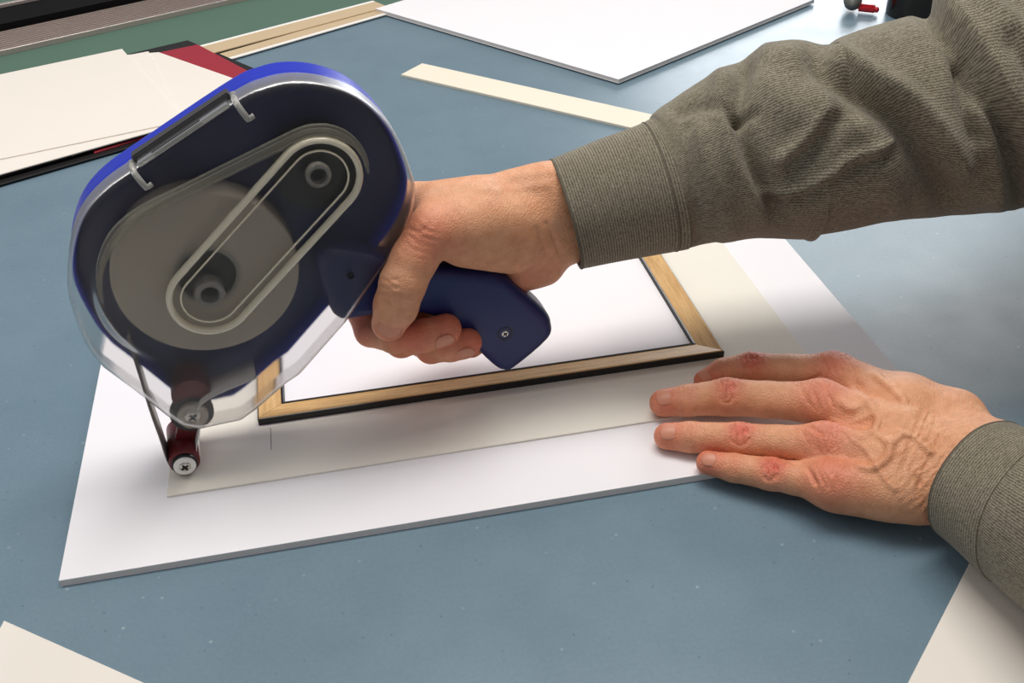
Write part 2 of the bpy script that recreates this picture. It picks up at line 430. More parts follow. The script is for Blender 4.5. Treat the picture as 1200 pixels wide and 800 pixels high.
pile((143, 57), (217, 141), (0, 186), (0, 87), .009, .0104, 'cream_board', 'topmost cream board of the pile behind the tape gun')

# strips of tan mat beside the pile, white bevelled edge on the far one
def strip_thing(c0, ang, w, h, z0, z1, label, core_far):
    P = rect(c0, ang, w, h); c = np.mean(P, 0); loc = [(p[0] - c[0], p[1] - c[1]) for p in P]
    e = tag(empty('mat_strip', (c[0], c[1], z0)), label, 'mat strip')
    from_bm('strip_face', prism(loc, 0, z1 - z0, .0002), 'tan_board', e)
    loc = np.array(loc); nrm = (loc[3] - loc[0]) / np.linalg.norm(loc[3] - loc[0])
    a, b = (loc[3], loc[2]) if core_far else (loc[0] - nrm * .006, loc[1] - nrm * .006)
    from_bm('white_bevel', prism([a, b, b + nrm * .006, a + nrm * .006], 0, z1 - z0, .0002), 'white_core', e)
    return e
strip_thing(at_z((252, 72), .003), 30.3, .262, .020, ST, .0031, 'tan mat strip nearest the blue table, its pale edge showing', False)
strip_thing(at_z((238, 65), .0046), 28.2, .272, .030, .0031, .0046, 'tan mat strip with a white edge against the green board', True)

# ------------------------------------------------------------------ mat cutter at the back left
mc0 = at_z((0, 62), .006); ang = 26.0
mc = tag(empty('mat_cutter', (mc0[0], mc0[1], 0)), 'mat cutter with a green base board and a ridged grey metal rail', 'mat cutter')
def mcb(name, off0, off1, z0, z1, mat, parent=mc, a0=-.75, a1=.43, bev=.0003):
    a = radians(ang); d = np.array([cos(a), sin(a)]); n = np.array([-sin(a), cos(a)]); c = mc0[:2]
    return local(from_bm(name, prism([c + d * a0 + n * off0, c + d * a1 + n * off0, c + d * a1 + n * off1, c + d * a0 + n * off1], z0, z1, bev), mat, parent))
mcb('base_board', -.165, .30, 0, .0016, 'green_board', mc, -.75, .50)
rail = mcb('guide_rail', .004, .078, .0016, .0075, 'rail_metal')
mcb('rail_edge', 0, .004, .0016, .0085, 'pale_metal')
for k in range(9):
    mcb('rail_ridge', .0085 + k * .0078, .0125 + k * .0078, .0075, .0083, 'rail_metal', rail)
mcb('cutter_bar', .080, .150, .0016, .016, 'black_metal')
mcb('bar_edge', .150, .158, .0016, .020, 'pale_metal')

# ------------------------------------------------------------------ picture frame
FZ = .0065; FC = [(-.0655, .5365), (.2585, .5365), (.2585, .757), (-.0655, .757)]
fc = np.mean(np.array(FC), 0)
fr = tag(empty('picture_frame', (fc[0], fc[1], FZ)), 'light wooden picture frame with thin black edges and white insert', 'picture frame')
def inset(t):
    (x0, y0), (x1, _), (_, y1), _ = FC
    return [(x0 + t, y0 + t), (x1 - t, y0 + t), (x1 - t, y1 - t), (x0 + t, y1 - t)]
def rail_mesh(name, i, prof, mat, parent):
    bm = bmesh.new(); uvl = bm.loops.layers.uv.new('UVMap'); A, B = [], []
    for t, z in prof:
        q = inset(t); p0, p1 = np.array(q[i]), np.array(q[(i + 1) % 4]); e = (p1 - p0) / np.linalg.norm(p1 - p0) * .00016      # hairline mitre joint
        A.append(bm.verts.new((*(p0 + e), FZ + z))); B.append(bm.verts.new((*(p1 - e), FZ + z)))
    n = len(prof); bm.faces.new(A[::-1]); bm.faces.new(B)
    for j in range(n):
        f = bm.faces.new((A[j], A[(j + 1) % n], B[(j + 1) % n], B[j]))
    bmesh.ops.recalc_face_normals(bm, faces=bm.faces)
    ax = 0 if i % 2 == 0 else 1
    for f in bm.faces:
        for lp in f.loops: lp[uvl].uv = (lp.vert.co[ax] + i * 1.7, lp.vert.co[1 - ax] + lp.vert.co.z + i * .37)
    o = from_bm(name, bm, mat, parent); return local(o)
for i in range(4):
    rl = rail_mesh('rail', i, [(.0006, .0002), (.0006, .0052), (.0012, .0058), (.0155, .0030), (.0155, .0002)], 'light_wood', fr)
    for q in (rail_mesh('outer_edge', i, [(0, 0), (0, .0050), (.0006, .0052), (.0006, 0)], 'black_lacquer', fr),
              rail_mesh('inner_lip', i, [(.0155, .0002), (.0155, .0034), (.0168, .0036), (.0178, .0012), (.0178, .0002)], 'black_lacquer', fr)):
        local(q, rl)
local(from_bm('insert_sheet', prism(inset(.0178), FZ + .0001, FZ + .0010, 0), 'white_foam', fr))

# pencil mark on the backing board
bm = bmesh.new(); a = at_z((317, 501), .0066); b = at_z((318, 527), .0066)
tag(from_bm('pencil_line', prism([(a[0] - .0002, a[1]), (b[0] - .0002, b[1]), (b[0] + .0002, b[1]), (a[0] + .0002, a[1])], .0065, .00653, 0), 'grey_plastic'),
    'short pencil line drawn on the backing board below the frame corner', 'pencil mark')
bm.free()

# ================================================================== TAPE GUN
gun = tag(empty('tape_gun', gw(0, 6.5, 12)), 'blue double-sided tape gun with a clear smoky cover held in a raised hand', 'tape gun')
hub2 = guv(246, 345, 4); hub1 = guv(373, 205, 4)
OUT = [guv(*p, 6) for p in [(232, 503), (212, 499), (195, 487), (158, 458), (120, 430), (104, 410), (92, 385), (81, 350), (79, 320), (84, 282), (97, 250), (122, 222), (160, 195),
       (272, 120), (310, 102), (345, 95), (385, 99), (425, 116), (460, 151), (481, 196), (487, 232), (472, 280), (440, 328), (405, 378), (352, 438), (337, 448), (300, 480), (283, 492)]]
def g2w(P): return np.array([gw(u, v, w) for u, v, w in P])
def gun_vol(pts, w0, w1, h, fn, pad=5):
    p = np.array(pts); V = Vol((*(p.min(0) - pad), w0), (*(p.max(0) + pad), w1), h)
    X, Y = np.meshgrid(V.ax[0], V.ax[1], indexing='ij'); d2 = poly_sd(pts, X, Y).astype(np.float32)
    F = fn(d2, X[:, :, None], Y[:, :, None], V.ax[2][None, None, :]); return V, np.ascontiguousarray(np.broadcast_to(F, V.n)).astype(np.float32)
def rext(d2, W, w0, w1, r):
    dx = d2[:, :, None] + r; dz = np.abs(W - (w0 + w1) / 2) - (w1 - w0) / 2 + r
    return np.minimum(np.maximum(dx, dz), 0) + np.sqrt(np.maximum(dx, 0) ** 2 + np.maximum(dz, 0) ** 2) - r
def seg_d(X, Y, a, b, ra, rb):
    e = np.array(b) - np.array(a); h = np.clip(((X - a[0]) * e[0] + (Y - a[1]) * e[1]) / (e @ e), 0, 1)
    return np.hypot(X - a[0] - e[0] * h, Y - a[1] - e[1] * h) - (ra + (rb - ra) * h)
def to_obj(name, V, F, mat, parent, keep=None, it=1):
    P, Q = V.net(F); P = relax(P, Q, it)
    if keep is not None: Q = Q[keep(P[Q].mean(1))]
    used = np.unique(Q); mp = np.full(len(P), -1); mp[used] = np.arange(len(used))
    return local(pydata(name, g2w(P[used]), mp[Q].tolist(), mat, parent, True))
outs = np.concatenate([np.array(OUT[:5]), catmull(OUT[4:24], 6, False), np.array(OUT[24:])])
COVD = 19.0
def f_cover(d2, X, Y, W):
    plate = seg_d(X, Y, (hub2[0] - 1, hub2[1] + 8), hub1, 58, 29)
    e = np.array(hub1) - np.array(hub2); e = e / np.linalg.norm(e); side = (X - hub2[0]) * -e[1] + (Y - hub2[1]) * e[0]      # + towards the hinge side
    top = np.clip((side + 5) / 40, 0, 1); S = np.clip((3 - plate) / 7, 0, 1); S = S * S * (3 - 2 * S)
    return rext(d2, W + 2.6 * S * top, 3.0, 60, 4.6)
V, F = gun_vol(outs, -4, COVD + 3, 1.1, f_cover)
cover = to_obj('clear_cover', V, F, 'clear_plastic', gun, lambda c: c[:, 2] < COVD)
# housing: blue tray behind the cover
ins = outs.copy(); cen = outs.mean(0)
def low_inset(Y):                      # the housing is smaller than the cover towards the nose
    t = np.clip((165 - Y[:, :, 0]) / 75, 0, 1); return 6.5 * t * t * (3 - 2 * t)
def f_house(d2, X, Y, W):
    d2 = d2 + .6 + low_inset(Y)
    body = rext(d2, W, COVD, 41, 4)
    cav = np.maximum(d2[:, :, None] + 2.6, W - 34)
    return np.maximum(body, -cav)
V, F = gun_vol(outs, COVD - 3, 45, 1.1, f_house)
to_obj('housing', V, F, 'blue_plastic', gun)
# dark sheet added in place of the shade inside the housing
def f_shade(d2, X, Y, W): return np.maximum((d2 + low_inset(Y))[:, :, None] + 3.4, np.maximum(31 - W, W - 34.5))
V, F = gun_vol(outs, 28, 37, 1.1, f_shade)
to_obj('housing_shade', V, F, 'navy_plastic', gun)

AX = tuple(-GN)                                   # axle direction, pointing away from the viewer
def gl(name, uv, d, prof, mat, parent=gun, seg=48, smooth=False):
    o = from_bm(name, lathe([(r * .001, h * .001) for r, h in prof], gw(uv[0], uv[1], d), AX, seg), mat, parent, smooth)
    return local(o)
rc = guv(243, 323, 9)
roll = gl('tape_roll', rc, 9, [(16, 0), (50.5, 0), (51, .6), (51, 17), (16, 17), (16, 0)], 'tape_side', seg=90)
gl('roll_core', rc, 8.6, [(16.2, 0), (18.2, 0), (18.2, .6), (16.2, .6), (16.2, 0)], 'hub_plastic', roll)
h2 = guv(246, 345, 4)
hb = gl('roll_hub', rc, 12, [(0, 0), (16, 0), (16, 12), (0, 12)], 'black_plastic')
gl('hub_ring', h2, 3.2, [(5.2, 0), (8.2, 0), (8.6, .5), (8.6, 8), (5.2, 8), (5.2, 0)], 'hub_plastic', hb)
h1 = guv(373, 205, 5)
spool = gl('take_up_spool', h1, 10, [(0, 0), (23, 0), (23.5, .6), (23.5, 16), (0, 16)], 'black_plastic')
gl('hub_ring', h1, 3.2, [(4.6, 0), (6.6, 0), (7, .4), (7, 4), (4.6, 4), (4.6, 0)], 'hub_plastic', spool)
gl('spool_ring', h1, 9.2, [(11.5, 0), (13, 0), (13, 1), (11.5, 1), (11.5, 0)], 'grey_plastic', spool)
# raised stadium shaped slot moulded on the cover
def stadium(r, d, n=20):
    a, b = np.array(hub2), np.array(hub1); t = math.atan2(b[1] - a[1], b[0] - a[0]); P = []
    for c, s in ((b, t - pi / 2), (a, t + pi / 2)):
        for i in range(n + 1):
            q = s + pi * i / n; P.append(gw(c[0] + r * cos(q), c[1] + r * sin(q), d))
        P += [P[-1] + (gw(*( (a if c is b else b) + r * np.array([cos(q), sin(q)])), d) - P[-1]) * k / 6 for k in range(1, 6)]
    return P
for nm, r, d, sx, sy, m in (('slot_rim', 22, .9, .0020, .0033, 'rim_plastic'), ('slot_lip', 15.8, .2, .0006, .0006, 'rim_plastic')):
    o = from_bm(nm, sweep(stadium(r, d), [(sx * cos(2 * pi * i / 10), sy * sin(2 * pi * i / 10)) for i in range(10)], True, AX), m, gun, True)
    local(o, cover)
# pale hazy bands added as the highlight along the cover's step, hinge side
def highlight_path(k, d):
    a, b = np.array((hub2[0] - 1, hub2[1] + 8)), np.array(hub1); ra, rb = 55 + k, 27 + k; e = b - a; L0 = np.linalg.norm(e); t0 = math.atan2(e[1], e[0]); q = t0 + math.acos((ra - rb) / L0)
    P = [a + ra * np.array([cos(q + x), sin(q + x)]) for x in np.linspace(1.25, 0, 18)]
    B = [b + rb * np.array([cos(q - x), sin(q - x)]) for x in np.linspace(0, 2.0, 18)]
    return [gw(p[0], p[1], d) for p in P + [P[-1] + (B[0] - P[-1]) * i / 6 for i in range(1, 6)] + B]
for k, sx in ((0, 4.0), (-.8, 2.4), (-1.4, 1.2)):
    o = from_bm('step_highlight', sweep(highlight_path(k, 1.0), [(sx * .001 * cos(2 * pi * i / 10), .0012 * sin(2 * pi * i / 10)) for i in range(10)], False, AX, None, 12), 'highlight_plastic', gun, True); local(o, cover)
# hinge strip and the two hooks on the upper left edge
a = np.array(guv(162, 196, 10)); b = np.array(guv(275, 120, 10)); dr = (b - a) / np.linalg.norm(b - a); nn = np.array([-dr[1], dr[0]])
def gbox(name, c, s, mat, parent=gun, bev=.0006):
    """box in the gun's plane along the hinge edge: c = (along from a mm, out mm, depth mm)"""
    u = a + dr * c[0] + nn * c[1]; bm = bmesh.new()
    m = Matrix(((GX * dr[0] + np.array([0, 0, dr[1]])), (GX * nn[0] + np.array([0, 0, nn[1]])), -GN)).transposed()
    box(bm, Vector(gw(u[0], u[1], c[2])), [x * .001 for x in s], m); bmesh.ops.bevel(bm, geom=list(bm.edges), offset=bev, segments=2, affect='EDGES')
    return local(from_bm(name, bm, mat, parent))
Lh = np.linalg.norm(b - a)
gbox('hinge_strip', (Lh / 2, 3.2, 15.5), (Lh, 5, 7), 'grey_plastic')
gbox('hinge_tab', (Lh / 2, 2.6, 8), (Lh - 4, 2.4, 9), 'clip_plastic', gun)
gbox('tab_slot', (Lh / 2 - 4, 3.6, 6.5), (Lh * .5, .8, 2), 'grey_plastic', gun, .0002)
for s in (-1.5, Lh + 1.5):
    bm = sweep([gw(*(a + dr * s + nn * q), w) for q, w in ((3, 13), (3, 6), (1.2, 2.4), (-3, .6), (-6.5, .2), (-8, 1.0))], circ(.0017, 8), False, GX)
    bm2 = sweep([gw(*(a + dr * (s + t) + nn * -7.6), .2) for t in (0, 1.4, 2.8, 3.6)], circ(.0015, 8), False, AX, bm)
    local(from_bm('cover_hook', bm, 'clip_plastic', gun, True))
# small screw in the cover
gl('cover_screw', guv(411, 323, 3), 2.2, [(0, .4), (1.0, .4), (1.2, 0), (2.0, 0), (2.2, 1.5)], 'black_plastic', gun, 20)

# handle
HO = [guv(*p, 8) for p in [(392, 372), (372, 300), (430, 300), (470, 312), (520, 317), (560, 321), (590, 326), (612, 342), (640, 366), (648, 381), (644, 399), (604, 433), (590, 436), (578, 429),
                           (556, 408), (535, 388), (505, 372), (470, 368), (430, 373)]]
HO = catmull(HO, 4)
def f_handle(d2, X, Y, W): return rext(d2, W, 7, 33, 6.5)
V, F = gun_vol(HO, 3, 37, 1.0, f_handle)
to_obj('handle', V, F, 'navy_plastic', gun)
sc_uv = guv(592, 391, 7)
hs = gl('screw_recess', sc_uv, 6.75, [(0, .6), (3.6, .6), (4.4, 0), (5.2, 0), (5.4, .8)], 'black_plastic', gun, 28)
gl('screw', sc_uv, 6.5, [(0, 0), (1.9, 0), (2.4, .4), (2.4, 1)], 'nickel', hs, 24)
def cross(name, uv, d, r, parent, mat='dark_slot', w=.28):
    bm = bmesh.new(); c = Vector(gw(uv[0], uv[1], d)); m = Matrix((GX, np.array([0, 0, 1.0]), -GN)).transposed()
    for q in (.5, .5 + pi / 2): box(bm, c, (r * 2e-3, r * w * 2e-3, .0006), m @ Matrix.Rotation(q, 3, 'Z'))
    return local(from_bm(name, bm, mat, parent))
cross('screw_slot', sc_uv, 6.45, 1.5, hs)

# nose: pinch roller inside, pivot screw, bracket, application roller, tape
pv = guv(226, 489, 6)
gl('pinch_roller', guv(224, 462, 12), 10, [(0, 0), (11, 0), (11.5, .8), (11.5, 22), (0, 22)], 'maroon_rubber', gun, 40, False)
wash = gl('pivot_washer', guv(226, 487, 8), 6.6, [(0, .2), (8.8, .2), (9.2, .8), (9.2, 5), (0, 5)], 'tape_side', gun, 40)
gl('pivot_collar', guv(225, 484, 11), 9.6, [(0, 0), (12.5, 0), (13, .8), (13, 4), (0, 4)], 'black_plastic', gun, 40)
ps = gl('pivot_screw', pv, 5.4, [(0, 0), (4.2, .2), (5.6, 1.4), (5.6, 3)], 'nickel', gun, 32, True)
cross('screw_slot', pv, 5.2, 2.6, ps, 'grey_plastic', .2)
RR = 9.3; rv = (0.0, 6.5 + RR)
ar = gl('application_roller', rv, 1.0, [(0, 0), (RR - 1.2, 0), (RR, 1.2), (RR, 33.8), (RR - 1.2, 35), (0, 35)], 'maroon_rubber', gun, 48, True)
gl('roller_ring', rv, -1.2, [(0, 0), (7.3, 0), (7.8, .5), (7.8, 2.6), (0, 2.6)], 'black_plastic', ar, 40)
gl('roller_cap', rv, -2.4, [(0, 0), (6.2, 0), (6.7, .4), (6.7, 1.6), (0, 1.6)], 'white_core', ar, 40)
rs = gl('screw', rv, -3.3, [(0, 0), (2.6, .1), (3.6, .8), (3.6, 1.2)], 'nickel', ar, 28, True)
o = cross('screw_slot', rv, -3.4, 2.4, ar)
pw = guv(226, 489, 20)
bm = bmesh.new()
for w0, w1 in ((14, 17), (32, 35)):
    n0 = len(bm.verts); prs = []
    A_, B_ = np.array((pv[0], pv[1] - 2)), np.array((rv[0] + 1.5, rv[1] + 6))
    e = B_ - A_; L_ = np.linalg.norm(e); e /= L_; nrm = np.array([-e[1], e[0]])
    q = [A_ + nrm * 7, A_ - nrm * 7, B_ - nrm * 5.5, B_ + nrm * 5.5]
    lo = [bm.verts.new(gw(*p, w0)) for p in q]; hi = [bm.verts.new(gw(*p, w1)) for p in q]
    bm.faces.new(lo); bm.faces.new(hi[::-1])
    for i in range(4): bm.faces.new((lo[i], hi[i], hi[(i + 1) % 4], lo[(i + 1) % 4]))
bmesh.ops.recalc_face_normals(bm, faces=bm.faces)
local(from_bm('roller_bracket', bm, 'maroon_rubber', gun))
def ribbon(name, uvs, d0, d1, mat, th=.25):
    uvs = catmull(uvs, 6, False); bm = bmesh.new(); rows = []
    for i, p in enumerate(uvs):
        t = uvs[min(i + 1, len(uvs) - 1)] - uvs[max(i - 1, 0)]; t /= np.linalg.norm(t); n = np.array([-t[1], t[0]]) * th
        rows.append([bm.verts.new(gw(*q, d)) for q, d in ((p + n, d0), (p + n, d1), (p - n, d1), (p - n, d0))])
    for r0, r1 in zip(rows, rows[1:]):
        for j in range(4): bm.faces.new((r0[j], r0[(j + 1) % 4], r1[(j + 1) % 4], r1[j]))
    bm.faces.new(rows[0]); bm.faces.new(rows[-1][::-1]); bmesh.ops.recalc_face_normals(bm, faces=bm.faces)
    return local(from_bm(name, bm, mat, gun, True))
ribbon('tape_strip', [guv(150, 400, 4), guv(164, 444, 4), guv(175, 480, 4), guv(187, 514, 4), (-RR - .5, rv[1] + 1), (-RR * .75, rv[1] - RR * .7), (-1, rv[1] - RR - .05)], 4, 25, 'tape_liner')
ribbon('tape_return', [(RR + .3, rv[1] - 1), (RR * .9, rv[1] + 5), guv(234, 505, 6), guv(236, 470, 8), guv(300, 440, 8)], 5, 24, 'white_core')

# ================================================================== PERSON
MM = 1000.0
def mm(P): return np.asarray(P) * MM
def build_hand(lo_hi_pts, h, groups, palm, extra=None, post=None, pad=32):
    pts = np.array(lo_hi_pts); V = Vol(pts.min(0) - pad, pts.max(0) + pad, h)
    F = V.new()
    for pr in palm: V.cone(F, *pr)
    if extra: extra(V, F)
    Fi = V.new()
    for ch in groups:
        Fk = V.new()
        for (a, ra), (b, rb) in zip(ch, ch[1:]): V.cone(Fk, a, b, ra, rb, 2.5)
        Fi = smin(Fi, Fk, .6)
    F = smin(F, Fi, 7)
    if post: post(V, F)
    P, Q = V.net(F); return relax(P, Q, 2), Q

# ---- left hand, flat on the boards: (pixel, height of the bone axis, radius mm)
def lz(px, py, z): return mm(at_z((px, py), z))
LF = {'index': [((826, 446, .0145), 7.6), ((848, 436, .0185), 9.3), ((880, 431, .0235), 10.6), ((922, 433, .027), 10.2), ((975, 437, .030), 12.5)],
      'middle': [((777, 472, .0156), 9.0), ((806, 469, .0178), 10.2), ((852, 465, .0215), 12.3), ((900, 468, .026), 11.6), ((962, 472, .0325), 13.6)],
      'ring': [((782, 511, .0138), 8.6), ((808, 512, .0152), 9.6), ((866, 515, .0188), 10.7), ((910, 518, .023), 10.4), ((965, 522, .0295), 13)],
      'little': [((830, 542, .0126), 7.5), ((860, 548, .0138), 8.6), ((903, 555, .0160), 9.8), ((932, 560, .018), 9.8), ((970, 566, .0225), 12.2)]}
LFP = {k: [(lz(*p), r) for p, r in v] for k, v in LF.items()}
wristL = [lz(1118, 508, .034), lz(1106, 545, .032), lz(1098, 571, .028)]
armL = [lz(1168, 538, .038), lz(1156, 568, .038)]
carp = {'index': lz(1062, 478, .038), 'middle': lz(1058, 508, .039), 'ring': lz(1052, 540, .035), 'little': lz(1045, 572, .026)}
palmL = []
for k in LFP: palmL.append((LFP[k][-1][0], carp[k], LFP[k][-1][1], 13.5, 9))
palmL += [(carp['index'], wristL[0], 14, 17, 12), (carp['middle'], wristL[1], 14, 18, 12), (carp['ring'], wristL[1], 14, 18, 12), (carp['little'], wristL[2], 14, 15, 12),
          (lz(985, 574, .018), lz(1072, 584, .020), 13.5, 14.5, 9),
          (wristL[0], armL[0], 17, 22, 14), (wristL[2], armL[1], 14.5, 22, 14), (wristL[1], (armL[0] + armL[1]) / 2, 18, 24, 14),
          (lz(1120, 486, .036), lz(1064, 469, .031), 16, 14, 12), (lz(990, 443, .028), lz(1064, 470, .031), 12, 13, 10), (lz(1064, 470, .030), carp['index'], 13, 13, 12), (lz(1058, 467, .028), lz(1006, 458, .0175), 12, 10.5, 8), (lz(1006, 455, .0175), lz(968, 450, .0150), 10, 8.2, 4),
          (lz(1005, 500, .021), lz(1060, 520, .022), 13, 15, 12)]
VEINS = [[(996, 452), (1016, 470), (1030, 490), (1026, 506), (1044, 518), (1056, 508)], [(1016, 470), (1000, 478), (984, 470)], [(1026, 506), (1004, 512), (990, 505)],
         [(1044, 518), (1040, 536), (1022, 548), (1006, 546)], [(1056, 508), (1072, 512), (1092, 530)], [(1010, 446), (1024, 440), (1040, 450), (1060, 470)]]
def surf_hit(V, F, px):       # first point of the field along a pixel ray
    d = ray(px); d = d / np.linalg.norm(d); ts = np.linspace(.4, .85, 900) * MM
    pts = mm(O)[None] + d[None] * ts[:, None]; ii = np.round((pts - V.lo) / V.h).astype(int)
    ok = np.all((ii >= 0) & (ii < np.array(V.n)), 1); v = np.where(ok, F[tuple(np.clip(ii, 0, np.array(V.n) - 1).T)], 9)
    w = np.argmax(v < 0); return pts[w]
def veinsL(V, F):
    P = [[surf_hit(V, F, q) for q in vv] for vv in VEINS]
    for vv in P:
        c = catmull(vv, 4, False) - np.array([0, 0, .7])
        for a, b in zip(c, c[1:]): V.cone(F, a, b, 2.1, 2.1, 2.0, 6)
    for k in ('index', 'middle', 'ring', 'little'):          # tendons
        a = LFP[k][-1][0] + np.array([0, 0, 3.2]); b = carp[k] + np.array([0, 0, 3.0]); V.cone(F, a, a * .4 + b * .6, LFP[k][-1][1] - 2.0, 10.6, 4, 8)
allp = [p for v in LFP.values() for p, r in v] + wristL + armL
PL, QL = build_hand(allp, .85, [v for v in LFP.values()], palmL, None, veinsL, 30)

# ---- right hand gripping the handle (pixel, gun depth mm, radius mm)
def rg(px, py, d): return mm(gp(px, py, d))
RF = {'index': [((486, 392, 2), 7.8), ((462, 397, 8), 9.0), ((434, 388, 26), 9.8), ((424, 362, 40), 10.2), ((452, 290, 50), 10.8), ((482, 240, 44), 12.5)],
      'middle': [((523, 385, 1), 9.6), ((498, 393, 2), 10.4), ((470, 400, 18), 10.2), ((458, 392, 38), 10.4), ((478, 330, 54), 11), ((500, 262, 48), 12.8)],
      'ring': [((548, 401, 2), 9.2), ((528, 405, 3), 10), ((505, 408, 18), 9.8), ((494, 400, 38), 10.0), ((510, 345, 54), 10.6), ((522, 285, 48), 12.2)],
      'little': [((566, 398, 22), 7.4), ((552, 404, 28), 8.2), ((534, 400, 42), 8.8), ((545, 350, 54), 9.2), ((545, 308, 48), 11)]}
RFP = {k: [(rg(*p), r) for p, r in v] for k, v in RF.items()}
TH = [((456, 379, -5), 10.6), ((464, 358, -7.5), 13.2), ((472, 332, -8), 13.6), ((485, 304, -3), 13.6), ((505, 272, 3), 14.8), ((560, 262, 10), 15.5), ((622, 258, 20), 17)]
THP = [(rg(*p), r) for p, r in TH]
wr = [rg(640, 224, 30), rg(648, 250, 28), rg(655, 280, 30)]
ar_ = [rg(720, 215, 34), rg(730, 260, 36)]
carpR = {'index': rg(604, 228, 34), 'middle': rg(606, 245, 40), 'ring': rg(610, 265, 42), 'little': rg(614, 290, 40)}
palmR = []
for k in RFP: palmR.append((RFP[k][-1][0], carpR[k], RFP[k][-1][1], 13, 9))
palmR += [(carpR['index'], wr[0], 13, 15, 12), (carpR['middle'], wr[1], 14, 18, 12), (carpR['ring'], wr[1], 14, 18, 12), (carpR['little'], wr[2], 13, 15, 12),
          (wr[0], ar_[0], 15, 22, 14), (wr[1], (ar_[0] + ar_[1]) / 2, 18, 24, 14), (wr[2], ar_[1], 14, 24, 14),
          (rg(520, 268, 10), rg(600, 275, 18), 16, 19, 12), (rg(545, 285, 8), rg(600, 292, 18), 14, 15, 10), (rg(510, 240, 28), rg(560, 238, 26), 13, 15, 12),
          (rg(606, 322, 26), rg(636, 310, 32), 12, 14, 8), (rg(625, 270, 26), rg(630, 300, 30), 17, 15, 10)]
allr = [p for v in RFP.values() for p, r in v] + [p for p, r in THP] + wr + ar_
PR, QR = build_hand(allr, 1.0, [v for v in RFP.values()] + [THP], palmR, None, None, 30)

# ---- colour mask: redder knuckles and finger tips
def redness(P, spots):
    r = np.zeros(len(P))
    for c, rad, amt in spots: r = np.maximum(r, amt * np.exp(-(np.linalg.norm(P - c, axis=1) / rad) ** 2))
    return r
def wrinkle(P, Q, kn):
    N = normals(P, Q); D = np.zeros(len(P))
    for c, ax, rad, amp, per in kn:
        v = P - c; t = v @ ax; g = np.exp(-((np.linalg.norm(v, axis=1)) / rad) ** 2)
        cr = v @ np.cross(ax, [0, 0, 1]); D += amp * g * np.cos(2 * pi * t / per + 1.1 * np.sin(cr * .45 + c[0]) + .5 * np.sin(cr * 1.3)) * (.6 + .4 * np.sin(cr * .8 + t * .5 + c[1]))
    return P + N * D[:, None]
spL, knL = [], []
for k, v in LFP.items():
    q = [p for p, r in v]; up = np.array([0, -2.0, 7.0])
    spL += [(q[0] + up * .5, 13, .75), (q[2] + up, 10, .95), (q[1] + up * .7, 8, .5), (q[4] + up, 17, .7)]
    ax = (q[1] - q[3]) / np.linalg.norm(q[1] - q[3])
    knL += [(q[2] + up * 1.3, ax, 7.5, .85, 3.6), (q[1] + up, ax, 5.5, .3, 2.8), (q[4] + up * 1.5, ax, 14, .22, 4.2)]
axw = (wristL[1] - carp['middle']); axw = axw / np.linalg.norm(axw)
knL += [(wristL[1] + np.array([0, -6, 12]), axw, 28, .42, 4.6), (wristL[2] + np.array([0, -6, 8]), axw, 24, .42, 4.0)]
spR, knR = [], []
for k, v in RFP.items():
    spR += [(v[0][0], 16, .9), (v[2][0], 16, .8)]
spR += [(THP[0][0], 14, .7), (THP[4][0] + np.array([-4, -8, 4]), 18, .55), (THP[2][0], 12, .3), (palmR[-2][0], 22, .5)]
axt = (THP[1][0] - THP[3][0]) / np.linalg.norm(THP[1][0] - THP[3][0])
knR += [(THP[2][0] - np.array([6, 11, 0]), axt, 10, .55, 3.8), (THP[4][0] + np.array([-6, -10, 3]), axt, 11, .35, 4.2)]
PL = wrinkle(PL, QL, knL); PR = wrinkle(PR, QR, knR)
# creases of the skin on the back of the left hand: knuckle folds, finger webs, wrist lines; veins as low ridges
def skin_lines(P, Q, lines):
    N = normals(P, Q); pix = project(P / MM); face = np.clip((N @ R[:, 2]) * 2, 0, 1); D = np.zeros(len(P))
    for pts, amp, w in lines:
        c = catmull(pts, 5, False); sel = np.where((np.abs(pix - c.mean(0)) < (np.ptp(c, axis=0) / 2 + 4 * w + 6)).all(1))[0]; d = np.full(len(sel), 1e9)
        for a, b in zip(c, c[1:]):
            e = b - a; v = pix[sel] - a; h = np.clip((v @ e) / max(e @ e, 1e-9), 0, 1); d = np.minimum(d, np.linalg.norm(v - h[:, None] * e, axis=1))
        D[sel] += amp * np.exp(-(d / w) ** 2)
    return P + N * (D * face)[:, None]
r0 = np.random.default_rng(12); SKL = []
for cx, cy, rx, ry in ((851, 459, 10, 13), (867, 511, 11, 11), (902, 553, 9, 10), (878, 424, 9, 8)):
    SKL.append(([(cx + rx * cos(t), cy + ry * sin(t)) for t in np.linspace(.3, 5.9, 14)], -.75, 2.4))
    for k in (-.45, .05, .5): SKL.append(([(cx + rx * k, cy - ry * .6), (cx + rx * k + r0.uniform(-1.5, 1.5), cy), (cx + rx * k, cy + ry * .6)], -.7, 2.0))
for cx, cy in ((806, 466), (810, 510), (858, 546)):
    for k in (-5, 0, 5): SKL.append(([(cx + k, cy - 9), (cx + k + 1, cy + 2), (cx + k, cy + 9)], -.32, 2.0))
for cx, cy, n in ((962, 466, 7), (962, 516, 7), (966, 562, 6), (985, 424, 5)):
    for k in range(n):
        x = cx - 18 + 36 * k / n + r0.uniform(-2, 2); y = cy + r0.uniform(-5, 5); h = r0.uniform(6, 12); SKL.append(([(x - 3, y - h), (x + r0.uniform(-2, 2), y), (x + 4, y + h)], -.42, 2.1))
for k in range(12):                                          # lines across the wrist
    x = 1062 + 5 * k + r0.uniform(-2, 2); y0 = 486 + 3 * k + r0.uniform(-12, 12); y1 = y0 + r0.uniform(45, 95)
    SKL.append(([(x + 14, y0), (x + r0.uniform(-3, 3), (y0 + y1) / 2), (x - 12, y1)], -.40, 2.4))
